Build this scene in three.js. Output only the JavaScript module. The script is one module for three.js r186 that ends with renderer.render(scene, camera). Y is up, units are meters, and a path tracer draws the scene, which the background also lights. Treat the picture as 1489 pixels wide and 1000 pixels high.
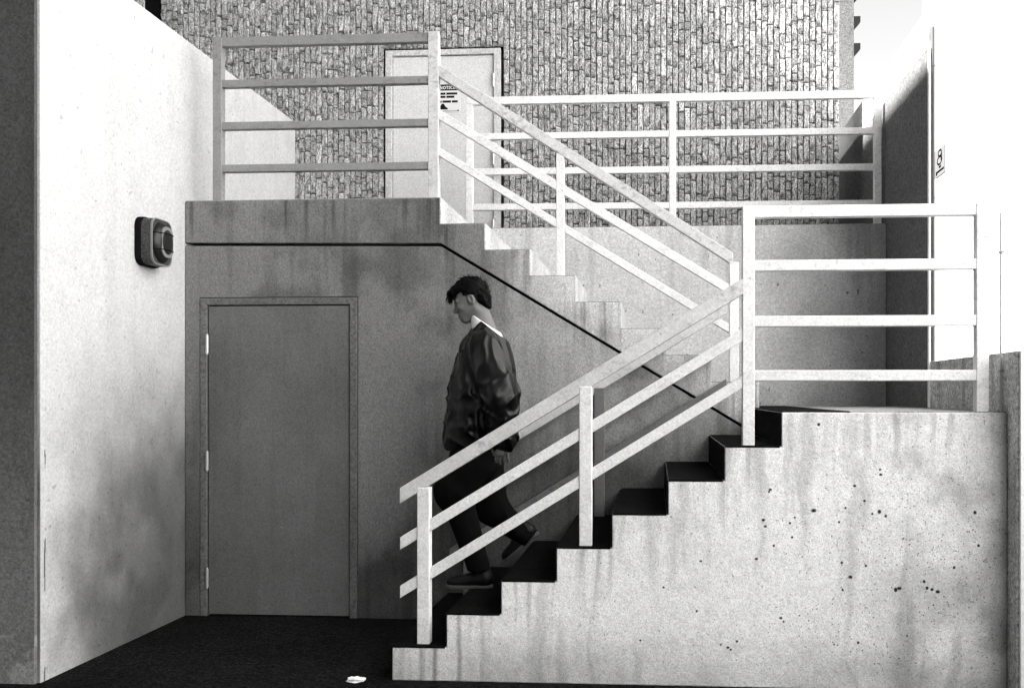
import * as THREE from 'three';
import { RoundedBoxGeometry } from 'three/addons/geometries/RoundedBoxGeometry.js';
import { mergeGeometries } from 'three/addons/utils/BufferGeometryUtils.js';

// ------------------------------------------------------------------ camera, sky, sun, exposure
const scene = new THREE.Scene();
const EYE = 1.485;
const camera = new THREE.PerspectiveCamera(2 * Math.atan(500 / 1448) * 180 / Math.PI, 1489 / 1000, 0.05, 400);
camera.position.set(0, EYE, 0);
camera.rotation.y = 4 * Math.PI / 180;
camera.setViewOffset(1489, 1000, -108.25, -74, 1489, 1000);   // rising, shifted lens: verticals stay upright
camera.updateProjectionMatrix();
scene.add(camera);

const renderer = new THREE.WebGLRenderer({ antialias: true });
renderer.toneMapping = THREE.LinearToneMapping;
renderer.toneMappingExposure = 6.4;
renderer.shadowMap.enabled = true;
renderer.setSize(1024, 687);

const SUN_AZ = 177, SUN_EL = 42;       // azimuth: degrees from +x (right) towards +z (the viewer): high from the left, behind an added, unseen tall block
const sunDir = new THREE.Vector3(
  Math.cos(SUN_EL * Math.PI / 180) * Math.cos(SUN_AZ * Math.PI / 180), Math.sin(SUN_EL * Math.PI / 180),
  Math.cos(SUN_EL * Math.PI / 180) * Math.sin(SUN_AZ * Math.PI / 180));
{
  const W = 256, H = 128, d = new Float32Array(W * H * 4);   // pale, hazy sky
  for (let j = 0; j < H; j++) for (let i = 0; i < W; i++) {
    const y = Math.sin(((j + 0.5) / H - 0.5) * Math.PI);
    let L = 0.02 + 0.25 * Math.exp(-Math.max(y, 0) * 2);
    if (y < 0) L = 0.04;
    const k = (j * W + i) * 4; d[k] = d[k + 1] = d[k + 2] = L; d[k + 3] = 1;
  }
  const t = new THREE.DataTexture(d, W, H, THREE.RGBAFormat, THREE.FloatType);
  t.mapping = THREE.EquirectangularReflectionMapping; t.magFilter = t.minFilter = THREE.LinearFilter; t.needsUpdate = true;
  scene.background = t; scene.environment = t;
}
const sun = new THREE.DirectionalLight(0xfffefc, 5);
sun.position.copy(sunDir).multiplyScalar(40).add(new THREE.Vector3(0, 1.5, -6));
sun.target.position.set(0, 1.5, -6);
sun.castShadow = true; sun.shadow.radius = 1.5; sun.shadow.mapSize.set(4096, 4096);
Object.assign(sun.shadow.camera, { left: -25, right: 25, top: 25, bottom: -25, near: 1, far: 120 });
scene.add(sun, sun.target);

// ------------------------------------------------------------------ helpers
let seedState = 12345;
const rnd = () => { seedState = (seedState * 1664525 + 1013904223) >>> 0; return seedState / 4294967296; };
const rr = (a, b) => a + (b - a) * rnd();
const h2 = (x, y) => { let h = Math.imul(x | 0, 374761393) ^ Math.imul(y | 0, 668265263); h = Math.imul(h ^ (h >>> 13), 1274126177); return ((h ^ (h >>> 16)) >>> 0) / 4294967296; };
function vn(x, y) {
  const xi = Math.floor(x), yi = Math.floor(y); let fx = x - xi, fy = y - yi;
  fx = fx * fx * (3 - 2 * fx); fy = fy * fy * (3 - 2 * fy);
  const a = h2(xi, yi), b = h2(xi + 1, yi), c = h2(xi, yi + 1), e = h2(xi + 1, yi + 1);
  return a + (b - a) * fx + (c - a) * fy + (a - b - c + e) * fx * fy;
}
function fbm(x, y, o = 4) { let s = 0, a = 0.5, n = 0; for (let i = 0; i < o; i++) { s += a * vn(x, y); n += a; x = x * 2.03 + 17.1; y = y * 2.03 + 9.7; a *= 0.5; } return s / n; }
const h3 = (x, y, z) => h2(x + Math.imul(z | 0, 7919), y + Math.imul(z | 0, 104729));
function vn3(x, y, z) {
  const zi = Math.floor(z); let f = z - zi; f = f * f * (3 - 2 * f);
  const o = zi * 57.3, p = (zi + 1) * 57.3;
  return vn(x + o, y - o * 1.7) * (1 - f) + vn(x + p, y - p * 1.7) * f;
}
const clamp = (v, a, b) => Math.min(b, Math.max(a, v));
const sstep = (a, b, v) => { const t = clamp((v - a) / (b - a), 0, 1); return t * t * (3 - 2 * t); };
const enc = (l) => { l = clamp(l, 0, 1); return 255 * (l <= 0.0031308 ? 12.92 * l : 1.055 * Math.pow(l, 1 / 2.4) - 0.055); };

/** grey colour map of W x H metres whose origin lies at (ox, oy) in metres; fn gives linear base colour */
function greyMap(w, h, W, H, ox, oy, fn) {
  const d = new Uint8Array(w * h * 4);
  for (let j = 0; j < h; j++) for (let i = 0; i < w; i++) {
    const v = enc(fn(ox + (i + 0.5) / w * W, oy + (j + 0.5) / h * H, i, j)), k = (j * w + i) * 4;
    d[k] = d[k + 1] = d[k + 2] = v; d[k + 3] = 255;
  }
  const t = new THREE.DataTexture(d, w, h, THREE.RGBAFormat);
  t.colorSpace = THREE.SRGBColorSpace; t.magFilter = THREE.LinearFilter; t.minFilter = THREE.LinearMipmapLinearFilter; t.generateMipmaps = true;
  t.wrapS = t.wrapT = THREE.RepeatWrapping;
  t.repeat.set(1 / W, 1 / H); t.offset.set(-ox / W, -oy / H); t.needsUpdate = true;
  return t;
}
function bumpMap(w, W, fn) {
  const d = new Uint8Array(w * w * 4);
  for (let j = 0; j < w; j++) for (let i = 0; i < w; i++) { const v = 255 * clamp(fn(i, j), 0, 1), k = (j * w + i) * 4; d[k] = d[k + 1] = d[k + 2] = v; d[k + 3] = 255; }
  const t = new THREE.DataTexture(d, w, w, THREE.RGBAFormat);
  t.magFilter = THREE.LinearFilter; t.wrapS = t.wrapT = THREE.RepeatWrapping; t.repeat.set(1 / W, 1 / W); t.needsUpdate = true;
  return t;
}
const sandBump = bumpMap(512, 1.6, (i, j) => 0.5 + 0.5 * (h2(i, j) - 0.5) + 0.6 * (vn(i / 6, j / 6) - 0.5));
const grain = (i, j, a) => Math.max(0.15, 1 + a * 1.3 * (h2(i * 3 + 1, j * 7 + 5) + h2(i + 91, j * 5 + 33) - 1) + a * 2.3 * (h2((i >> 1) + 11, (j >> 1) + 7) - 0.5) + a * 2.6 * (vn(i / 2.7, j / 2.7) - 0.5));
const mat = (o) => new THREE.MeshPhysicalMaterial({ roughness: 0.85, specularIntensity: 0.4, ...o });
const grey = (l) => new THREE.Color().setRGB(l, l, l);

/** texture coordinates in metres, projected along each face's own main axis */
function uvm(g, s = 1) {
  if (!g.attributes.normal) g.computeVertexNormals();
  if (g.index) g = g.toNonIndexed();
  const p = g.attributes.position, n = g.attributes.normal, uv = new Float32Array(p.count * 2);
  for (let t = 0; t < p.count; t += 3) {
    let ax = 0, ay = 0, az = 0;
    for (let k = 0; k < 3; k++) { ax += Math.abs(n.getX(t + k)); ay += Math.abs(n.getY(t + k)); az += Math.abs(n.getZ(t + k)); }
    for (let k = 0; k < 3; k++) {
      const q = t + k, x = p.getX(q), y = p.getY(q), z = p.getZ(q);
      if (az >= ax && az >= ay) { uv[q * 2] = x * s; uv[q * 2 + 1] = y * s; }
      else if (ax >= ay) { uv[q * 2] = -z * s; uv[q * 2 + 1] = y * s; }
      else { uv[q * 2] = x * s; uv[q * 2 + 1] = -z * s; }
    }
  }
  g.setAttribute('uv', new THREE.BufferAttribute(uv, 2));
  return g;
}
const used = {};
const numbered = (n) => { const k = used[n] = (used[n] ?? -1) + 1; return k ? `${n}_${String(k).padStart(3, '0')}` : n; };
function thing(name, label, category, group) {
  const o = new THREE.Group(); o.name = numbered(name); o.userData = { label, category }; if (group) o.userData.group = group;
  scene.add(o); return o;
}
function mesh(name, g, m, parent, label) {
  const o = new THREE.Mesh(g, m); o.castShadow = o.receiveShadow = true;
  if (parent) { o.name = name; parent.add(o); } else { o.name = numbered(name); scene.add(o); }
  if (label) o.userData.label = label;
  return o;
}
function box(x0, x1, y0, y1, z0, z1, r = 0.006) {
  const g = r ? new RoundedBoxGeometry(x1 - x0, y1 - y0, z1 - z0, 2, r) : new THREE.BoxGeometry(x1 - x0, y1 - y0, z1 - z0);
  g.translate((x0 + x1) / 2, (y0 + y1) / 2, (z0 + z1) / 2);
  return uvm(g);
}
/** polygon in x/y, pushed back from z = zf to z = zb */
function prism(pts, zf, zb, bevel = 0.006, holes = []) {
  const s = new THREE.Shape(pts.map(([x, y]) => new THREE.Vector2(x, y)));
  for (const h of holes) s.holes.push(new THREE.Path(h.map(([x, y]) => new THREE.Vector2(x, y))));
  const g = new THREE.ExtrudeGeometry(s, { depth: zf - zb - 2 * bevel, bevelEnabled: bevel > 0, bevelThickness: bevel, bevelSize: bevel, bevelOffset: -bevel, bevelSegments: 2 });
  g.translate(0, 0, zb + bevel);
  return uvm(g);
}
/** straight square tube between two points of a plane z, its ends cut upright */
const bar = (x0, y0, x1, y1, z, h, w) => prism([[x0, y0 - h / 2], [x1, y1 - h / 2], [x1, y1 + h / 2], [x0, y0 + h / 2]], z + w / 2, z - w / 2, 0.004);
const postAt = (x, y0, y1, z, w = 0.062) => box(x - w / 2, x + w / 2, y0, y1, z - w / 2, z + w / 2, 0.005);

// ------------------------------------------------------------------ places, in metres
const RISE = 0.1745, GO1 = 0.2867, GO2 = 0.298, LAND = 16 * RISE, MID = 8 * RISE;
const XL = -3.169, XR = 1.752, ZF = -5.1, ZW = -6.5, ZB = -7.72, ZBR = -8.58;
const X1 = -1.371, X2 = -1.424;
const gl = (x) => x < -1.42 ? 2.499 + (2.478 - 2.499) * (x - XL) / (-1.42 - XL) : 2.478 - 0.6045 * (x + 1.42);    // line of the recessed joint

// ------------------------------------------------------------------ materials
const asphaltM = mat({
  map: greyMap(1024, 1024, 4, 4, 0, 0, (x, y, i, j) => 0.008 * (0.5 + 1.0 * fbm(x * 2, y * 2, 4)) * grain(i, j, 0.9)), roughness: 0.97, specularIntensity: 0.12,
  bumpMap: sandBump, bumpScale: 0.004,
});
const leftM = mat({
  map: greyMap(1024, 1024, 3.8, 3.95, 4.85, 0, (x, y, i, j) => {       // x = depth, y = height
    let v = 0.53;
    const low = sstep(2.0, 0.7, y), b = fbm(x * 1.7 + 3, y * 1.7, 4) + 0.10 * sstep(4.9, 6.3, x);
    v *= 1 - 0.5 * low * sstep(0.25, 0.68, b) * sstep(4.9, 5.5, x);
    v *= 1 - 0.48 * sstep(1.9, 0.7, y + 1.3 * (fbm(x * 2.2 + 1, y * 1.6 + 6, 5) - 0.5)) * sstep(4.85, 5.6, x + 0.7 * (fbm(x * 3, y * 3, 3) - 0.5));  // beside the smudges, shade of the stair block painted low and deep
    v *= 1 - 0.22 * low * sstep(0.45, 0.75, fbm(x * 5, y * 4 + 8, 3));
    v *= 1 - 0.06 * sstep(0.5, 0.8, fbm(x * 9, y * 0.8, 3));
    if (y < 1.2 && Math.abs(x - 4.955 - 0.01 * vn(y * 8, 3)) < 0.006 * sstep(0.45, 0.6, vn(y * 6, 1.5))) v *= 0.2;
    if (fbm(x * 34, y * 34, 2) > 0.87 - 0.03 * low) v *= 0.7;
    return v * (0.94 + 0.12 * fbm(x * 9, y * 9, 3)) * grain(i, j, 0.08);
  }), bumpMap: sandBump, bumpScale: 0.0016,
});
const endM = mat({
  map: greyMap(256, 1024, 1, 4, -4, 0, (x, y, i, j) => {
    let v = 0.06 + 0.09 * sstep(1.9, 0.1, y); v *= 0.8 + 0.4 * fbm(x * 6, y * 3, 4);  // paler towards the foot: ground bounce painted in
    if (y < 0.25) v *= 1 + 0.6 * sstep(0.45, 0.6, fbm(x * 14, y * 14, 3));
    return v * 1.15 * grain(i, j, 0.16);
  }), bumpMap: sandBump, bumpScale: 0.002,
});
const doorWallM = mat({
  map: greyMap(2048, 1024, 4.1, 2.9, XL - 0.05, 0, (x, y, i, j) => {
    let v = 0.19;
    v *= 0.72 + 0.5 * fbm(x * 1.5 + 7, y * 1.2, 4);
    v *= 1 - 0.30 * sstep(0.5, 0.85, fbm(x * 14, y * 0.9 + 2, 3));
    v *= 1 - 0.25 * sstep(0.55, 0.8, fbm(x * 3.2 + 30, y * 3 + 4, 4));
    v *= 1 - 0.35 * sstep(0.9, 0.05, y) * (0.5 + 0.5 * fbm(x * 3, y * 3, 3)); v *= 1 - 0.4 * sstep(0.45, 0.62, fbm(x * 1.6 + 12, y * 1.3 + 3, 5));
    // drips under the steps of the upper flight
    const k = (x - X2) / GO2, top = k < 0 ? LAND : LAND - RISE * (Math.floor(k) + 1), dn = top - y;
    if (dn > 0 && dn < 0.5) v *= 1 - 0.5 * sstep(0.5, 0.0, dn) * sstep(0.55, 0.85, fbm(x * 34, y * 1.5, 3));
    if (x > -1.8) v *= 1 + 1.25 * sstep(-1.8, -0.3, x) * sstep(0.9, 1.7, y) * (0.7 + 0.6 * fbm(x * 3 + 4, y * 3, 4)); if (y > gl(x) && x > -1.42) v *= 1.15 + 0.35 * sstep(-1.2, -0.2, x);  // light growing to the right painted into wall and flank colour
    return v * grain(i, j, 0.17);
  }), bumpMap: sandBump, bumpScale: 0.0016,
});
const riserM = mat({ map: greyMap(256, 256, 1.3, 1.3, 0, 0, (x, y, i, j) => 0.62 * (0.75 + 0.4 * fbm(x * 6, y * 6)) * grain(i, j, 0.15)), bumpMap: sandBump, bumpScale: 0.001 });
const backM = mat({
  map: greyMap(1024, 512, 3.4, 1.7, -1.5, 1.3, (x, y, i, j) => {
    let v = 0.6 * (0.8 + 0.35 * fbm(x * 2, y * 2, 4));
    v *= 1 - 0.25 * sstep(0.5, 0.85, fbm(x * 16, y * 1.2, 3)) * sstep(1.0, 0, 2.79 - y);
    v *= 1 - 0.3 * sstep(1.75, 1.4, y) * fbm(x * 4, y * 6, 3); v *= 1 - 0.55 * sstep(0.75, 1.7, x + 0.6 * (fbm(x * 3, y * 2, 4) - 0.5)) * (0.6 + 0.5 * fbm(x * 5 + 3, y * 1.5, 3));  // shade of the tall right wall painted in towards the corner
    if (fbm(x * 30 + 5, y * 30, 2) > 0.895) v *= 0.3;
    return v * grain(i, j, 0.13);
  }), bumpMap: sandBump, bumpScale: 0.0016,
});
// flank of the lower flight: pale paint with bugholes, drips, grime and painted-in shade at the right end
const pits = [];
for (const [px, py, r] of [[1188, 738, 9], [1281, 739, 10], [1290, 745, 7], [1415, 739, 9], [1131, 788, 7], [1116, 752, 7], [1119, 761, 6], [1126, 709, 6], [1124, 712, 6], [1157, 776, 6], [1154, 756, 6], [1161, 748, 5], [1106, 807, 6],
  [1228, 811, 7], [1240, 831, 8], [1229, 849, 6], [1262, 815, 6], [1304, 848, 11], [1309, 846, 8], [1344, 836, 8], [1348, 845, 8], [1355, 847, 7], [1363, 850, 8], [1386, 816, 7], [1420, 785, 7], [1195, 617, 8], [1233, 734, 6], [1224, 754, 6],
  [1282, 680, 6], [1283, 687, 6], [1246, 703, 6], [1260, 724, 6], [1271, 742, 6], [1026, 811, 5], [1020, 882, 6], [1055, 929, 5], [1065, 933, 6], [1069, 936, 5], [1078, 924, 6], [1251, 923, 7], [1217, 926, 5], [1320, 912, 5], [1141, 890, 6], [1145, 895, 5], [938, 925, 5], [972, 849, 5]]) {
  pits.push([-1.371 + (px - 570) / 285.3, 0.175 + (940 - py) / 278.6, r * 0.0011]);
}
for (let i = 0; i < 420; i++) { const a = rnd(), cx = a < 0.6 ? rr(0.75, 1.7) : rr(-0.3, 1.7); pits.push([cx + 0.06 * rr(-1, 1), rr(0.12, 1.1), rr(0.0008, 0.0032)]); }
for (const [cx, cy] of [[1.43, 0.42], [1.45, 0.62], [0.72, 0.33], [1.0, 0.28], [1.55, 0.8], [1.3, 0.7]]) for (let i = 0; i < 26; i++) pits.push([cx + 0.24 * (rnd() + rnd() - 1), cy + 0.15 * (rnd() + rnd() - 1), rr(0.0008, 0.0036)]);
const flankM = mat({
  map: greyMap(2048, 1024, 3.2, 1.6, -1.42, -0.02, (x, y, i, j) => {
    let v = 0.84;
    const k = Math.floor((x - X1) / GO1), top = Math.min(MID, RISE * (k + 1)), dn = top - y;
    v *= 0.86 + 0.2 * fbm(x * 1.8, y * 1.8 + 5, 4);
    v *= 1 - 0.42 * sstep(0.15 + 0.6 * fbm(x * 9, 3.3, 2), 0.0, dn) * sstep(0.45, 0.85, fbm(x * 26 + 4 + 1.5 * fbm(x * 5, y * 3, 2), y * 1.6, 4)) * (0.4 + 0.8 * fbm(x * 2.5, y * 2 + 9, 2));
    v *= 0.88 + 0.24 * fbm(x * 22, y * 22, 3);
    v *= 1 - 0.28 * sstep(0.52, 0.8, fbm(x * 11 + fbm(x * 4, y * 5, 2), y * 0.9 + 2, 4));
    v *= 1 - 0.5 * sstep(0.34, 0.0, y) * (0.25 + 0.9 * fbm(x * 3.5, y * 5, 4));
    v *= 1 - 0.45 * sstep(0.7, 1.75, x) * sstep(0.38, 0.72, fbm(x * 4 + 9, y * 4, 5));
    v *= 1 - 0.4 * sstep(1.35, 1.75, x) * (0.5 + fbm(x * 5, y * 2, 3) * 0.6);  // shade beside the parapet painted into the right end
    for (const [cx, a] of [[-1.15, 1], [-1.22, 0.7], [-1.02, 0.8], [-0.9, 0.4]]) if (y < 0.36) v *= 1 - 0.6 * a * sstep(0.022, 0.0, Math.abs(x - cx - 0.01 * (vn(y * 20, cx) - 0.5)));
    if (fbm(x * 80, y * 80, 2) > 0.85 - 0.05 * sstep(0.6, 1.6, x)) v *= 0.6;
    return v * grain(i, j, 0.15);
  }), bumpMap: sandBump, bumpScale: 0.0016,
});
{ // bugholes
  const im = flankM.map.image, d = im.data, W = im.width, H = im.height;
  for (const [x, y, r] of pits) {
    const u = (x + 1.42) / 3.2 * W, v = (y + 0.02) / 1.6 * H, R = r / 3.2 * W, e = rr(0.7, 1.3);
    for (let j = Math.floor(v - R - 2); j <= v + R + 2; j++) for (let i = Math.floor(u - R * 1.4 - 2); i <= u + R * 1.4 + 2; i++) {
      if (i < 0 || j < 0 || i >= W || j >= H) continue;
      const q = Math.hypot((i - u) * e, j - v) / Math.max(R, 0.8) + 0.35 * (h2(i, j) - 0.5);
      const f = 1 - 0.85 * sstep(1.15, 0.6, q), k = (j * W + i) * 4; d[k] *= f; d[k + 1] *= f; d[k + 2] *= f;
    }
  }
}
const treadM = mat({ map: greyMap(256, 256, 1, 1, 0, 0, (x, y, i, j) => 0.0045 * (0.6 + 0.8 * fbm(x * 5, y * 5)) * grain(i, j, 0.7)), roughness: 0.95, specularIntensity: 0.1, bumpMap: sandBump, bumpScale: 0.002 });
const landM = mat({ map: greyMap(512, 512, 2, 2, 0, 0, (x, y, i, j) => 0.3 * (0.6 + 0.7 * fbm(x * 3, y * 3)) * grain(i, j, 0.25)), bumpMap: sandBump, bumpScale: 0.002 });
const paint = (base, wear, seed) => mat({
  map: greyMap(512, 512, 1.6, 1.6, 0, 0, (x, y, i, j) => {
    let v = base * (0.88 + 0.2 * fbm(x * 7 + seed, y * 9, 3));
    v *= 1 - wear * sstep(0.5, 0.8, fbm(x * 38 + seed, y * 55, 4)) * sstep(0.35, 0.65, fbm(x * 4 + seed, y * 6, 2));
    if (vn(x * 120 + seed, y * 120) > 0.965) v *= 0.45;
    return v * grain(i, j, 0.07);
  }), roughness: 0.55, specularIntensity: 0.5,
});
const whiteRail = paint(0.77, 0.16, 3), shadedRail = paint(0.26, 0.25, 11), deepShadedRail = paint(0.16, 0.3, 17), wornRail = paint(0.58, 0.32, 23);  // the two darkest paints carry weaker light and shade in their colour
const leafM = mat({
  map: greyMap(512, 1024, 1.2, 2.3, XL, 0, (x, y, i, j) => {
    let v = 0.125 * (0.62 + 0.75 * fbm(x * 2.3, y * 1.8, 5)); v *= 1 - 0.07 * sstep(0.5, 0.8, fbm(x * 25, y * 1.1, 3));
    if (vn(x * 40, y * 40) > 0.992) v *= 3;
    return v * grain(i, j, 0.14);
  }), roughness: 0.6,
});
const frameM = mat({ map: greyMap(256, 512, 1.2, 2.3, XL, 0, (x, y, i, j) => 0.13 * (0.8 + 0.35 * fbm(x * 4, y * 3, 3)) * grain(i, j, 0.2)), roughness: 0.6 });
const steelM = mat({ color: grey(0.55), roughness: 0.35, metalness: 0.6 });
const blackM = mat({ color: grey(0.006), roughness: 0.9, specularIntensity: 0.1 });
const paleDoorM = mat({ map: greyMap(512, 1024, 1.2, 1.8, -2.4, 2.75, (x, y, i, j) => 0.66 * (0.9 + 0.15 * fbm(x * 2, y * 2, 4)) * (1 - 0.15 * sstep(3.6, 2.8, y)) * grain(i, j, 0.12)), roughness: 0.6 });
const paleFrameM = mat({ map: greyMap(256, 256, 1, 1, 0, 0, (x, y, i, j) => 0.55 * (0.85 + 0.3 * fbm(x * 4, y * 4, 3)) * grain(i, j, 0.15)), roughness: 0.6 });
const greyWallM = mat({ map: greyMap(512, 512, 2.2, 2.2, 0, 0, (x, y, i, j) => 0.2 * (0.85 + 0.25 * fbm(x * 2.2, y * 2.2, 4)) * grain(i, j, 0.28)), bumpMap: sandBump, bumpScale: 0.002 });
const darkWallM = mat({ map: greyMap(512, 512, 2.2, 2.2, 0, 0, (x, y, i, j) => 0.12 * (0.85 + 0.25 * fbm(x * 2.2, y * 2.2, 4)) * grain(i, j, 0.28)), bumpMap: sandBump, bumpScale: 0.002 });
const paraM = mat({ map: greyMap(512, 512, 2.2, 2.2, 0, 0, (x, y, i, j) => 0.52 * (0.8 + 0.35 * fbm(x * 3, y * 2.2, 4)) * (1 - 0.4 * sstep(0.5, 0.8, fbm(x * 12, y * 1.2, 3))) * grain(i, j, 0.28)), bumpMap: sandBump, bumpScale: 0.002 });
const whiteWallM = mat({ map: greyMap(512, 512, 3, 3, 0, 0, (x, y, i, j) => 0.88 * (0.95 + 0.06 * fbm(x * 2, y * 2, 3)) * grain(i, j, 0.05)), bumpMap: sandBump, bumpScale: 0.001 });

// ------------------------------------------------------------------ the setting
{
  const g = new THREE.PlaneGeometry(240, 240, 1, 1); g.rotateX(-Math.PI / 2); g.translate(0, 0, -40);
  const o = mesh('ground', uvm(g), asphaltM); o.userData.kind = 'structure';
}
// left wall
{
  const t = thing('concrete_wall', 'tall white rendered wall on the left carrying the dark bulkhead light', 'wall');
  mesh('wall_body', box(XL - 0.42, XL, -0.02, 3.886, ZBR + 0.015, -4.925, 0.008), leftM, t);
  mesh('end_face', box(XL - 0.6, XL - 0.016, -0.02, 3.88, -4.925, -4.9, 0.003), endM, t, 'dark grey narrow end of the wall');
}
// wall under the stairs, with the door opening
const DX0 = -3.064, DX1 = -1.98, DY1 = 2.138;
{
  const t = thing('concrete_wall', 'stained grey concrete wall under the upper flight, around the service door', 'wall');
  const d = 0.011;
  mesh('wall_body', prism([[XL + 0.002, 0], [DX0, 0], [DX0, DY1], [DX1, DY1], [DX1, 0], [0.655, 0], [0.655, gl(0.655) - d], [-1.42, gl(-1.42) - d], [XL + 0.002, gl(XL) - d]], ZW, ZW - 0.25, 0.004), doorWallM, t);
  mesh('joint', prism([[XL + 0.01, gl(XL) - 0.06], [-1.42, gl(-1.42) - 0.06], [0.65, gl(0.65) - 0.06], [0.65, gl(0.65) + 0.004], [-1.42, gl(-1.42) + 0.004], [XL + 0.01, gl(XL) + 0.004]], ZW - 0.255, ZW - 0.28, 0), blackM, t);
}
// upper flight and landing
{
  const t = thing('staircase', 'upper concrete flight falling from the high landing, pale risers over a grey flank', 'stairs');
  const d = 0.009, top = [];
  for (let k = 0; k < 7; k++) { const x = X2 + GO2 * k, y = LAND - RISE * k; top.push([x - 0.004, y - 0.004], [x - 0.004, y - RISE - 0.004]); }
  top.push([X2 + GO2 * 7 - 0.004, MID + RISE - 0.004], [X2 + GO2 * 7 - 0.004, MID]);
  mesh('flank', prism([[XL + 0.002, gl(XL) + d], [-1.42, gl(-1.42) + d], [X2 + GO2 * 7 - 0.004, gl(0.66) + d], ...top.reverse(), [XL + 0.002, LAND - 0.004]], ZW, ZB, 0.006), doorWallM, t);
  for (let k = 0; k < 8; k++) {
    const x = X2 + GO2 * k, y = LAND - RISE * k;
    mesh('riser', box(x - 0.004, x + 0.004, y - RISE + 0.002, y - 0.002, ZB + 0.002, ZW - 0.006, 0), riserM, t);
    if (k < 7) mesh('tread', box(x + 0.004, x + GO2 - 0.004, y - RISE - 0.006, y - RISE, ZB + 0.002, ZW - 0.004, 0), landM, t);
  }
  mesh('landing_top', box(XL + 0.01, X2 - 0.004, LAND - 0.008, LAND, ZB + 0.002, ZW - 0.004, 0), landM, t);
}
// walkway along the brick wall
{
  const t = thing('walkway', 'raised concrete walkway along the brick wall with a pale front face', 'walkway');
  mesh('front_face', box(XL + 0.004, XR - 0.002, -0.02, LAND - 0.005, ZBR + 0.02, ZB - 0.002, 0.006), backM, t);
  mesh('deck', box(XL + 0.01, XR - 0.004, LAND - 0.005, LAND, ZBR + 0.02, ZB - 0.012, 0), landM, t);
}
// lower flight with the middle landing
{
  const t = thing('staircase', 'lower concrete flight with black treads and a spotted white flank facing the yard', 'stairs');
  const pts = [[X1, 0]];
  for (let k = 0; k < 8; k++) { const x = X1 + GO1 * k; pts.push([x, RISE * k], [x, RISE * (k + 1)]); }
  pts.splice(1, 1); pts.push([XR - 0.003, MID], [XR - 0.003, 0]);
  mesh('flank', prism(pts, ZF, ZW + 0.004, 0.006), flankM, t);
  mesh('landing_slab', box(0.668, XR - 0.003, 0, MID - 0.001, ZB + 0.004, ZW + 0.003, 0), backM, t);
  for (let k = 0; k < 8; k++) {
    const x = X1 + GO1 * k, y = RISE * k;
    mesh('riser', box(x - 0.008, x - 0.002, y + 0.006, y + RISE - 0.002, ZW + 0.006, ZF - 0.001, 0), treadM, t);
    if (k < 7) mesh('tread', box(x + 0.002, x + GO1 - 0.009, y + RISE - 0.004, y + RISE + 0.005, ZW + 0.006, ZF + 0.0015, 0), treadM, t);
  }
  mesh('nosing_strip', box(X1 + GO1 * 7 + 0.002, 0.98, MID + 0.0005, MID + 0.006, ZB + 0.006, ZF - 0.008, 0), treadM, t, 'black coated edge of the landing');
  mesh('landing_top', box(0.982, XR - 0.005, MID + 0.0005, MID + 0.006, ZB + 0.006, ZF - 0.01, 0), landM, t);
}
// walls at the right
{
  const t = thing('concrete_wall', 'tall grey wall on the right, running back past the end of the walkway', 'wall');
  mesh('wall_body', box(XR, XR + 0.03, -0.02, 3.72, -10.4, -6.56, 0.004), darkWallM, t);
  mesh('sunlit_band', box(XR - 0.004, XR + 0.034, 3.72, 3.98, -10.4, -6.555, 0.006), whiteWallM, t, 'upper band of the wall with its sunlight painted in as white');  // sunlit strip of the wall painted in as a white band
  mesh('lit_edge', box(XR - 0.004, XR + 0.01, MID, 3.718, -6.56, -6.53, 0.003), whiteWallM, t, 'lit end of the wall painted as a white strip');  // light on the wall end painted in as white
  const l = thing('parapet_wall', 'low stained wall at the right end of the lower flight and its landing', 'wall');
  mesh('wall_body', box(XR, XR + 0.24, -0.02, 1.7, -6.515, -4.98, 0.008), paraM, l);
  mesh('end_face', box(XR + 0.012, XR + 0.5, -0.02, 1.7, -4.978, -4.96, 0.004), whiteWallM, l, 'white end of the low wall');
  const p = thing('drain_pipe', 'slim dark drain pipe standing against the end of the tall right wall', 'pipe');
  const pg = new THREE.CylinderGeometry(0.013, 0.013, 2.22, 16); pg.translate(XR + 0.026, 2.74, -6.54);
  mesh('pipe', pg, mat({ color: grey(0.1), roughness: 0.6 }), p);
  for (const y of [1.85, 2.75, 3.6]) { const c = new THREE.TorusGeometry(0.014, 0.003, 6, 16); c.rotateX(Math.PI / 2); c.translate(XR + 0.026, y, -6.54); mesh('clamp', c, mat({ color: grey(0.12), roughness: 0.5 }), p); }
  const q = thing('conduit', 'thin pale conduit rising beside the right post of the landing railing', 'pipe');
  const qg = new THREE.CylinderGeometry(0.007, 0.007, 1.01, 10); qg.translate(XR - 0.014, 1.9, -5.16); mesh('pipe', qg, mat({ color: grey(0.5), roughness: 0.6 }), q);
  for (const y of [1.6, 2.2]) mesh('clip', box(XR - 0.024, XR - 0.001, y, y + 0.012, -5.175, -5.145, 0.002), mat({ color: grey(0.35) }), q);
}
// unseen block added on the sun side, behind the left wall, to shade the stairs
{
  const t = thing('building', 'unseen tall grey block added behind the white left wall to shade the stairs', 'building');
  mesh('wall', box(-14, -4.75, 0, 9.5, -8.5, 8, 0.02), greyWallM, t);
}
{
  const t = thing('building', 'hidden low block added behind the brick wall to keep sun off the right wall', 'building');
  mesh('wall', box(-5, 1.35, 0, 4.45, -10.4, -8.95, 0.02), greyWallM, t);  // added out of sight: stops sun reaching the right wall
}
{
  const t = thing('building', 'unseen dark block added across the yard to cut sky light from the front', 'building');
  mesh('wall', box(-14, 1.2, 0, 9.5, 7, 9, 0.02), darkWallM, t);  // added out of view: blocks sky light from the front
}
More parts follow.
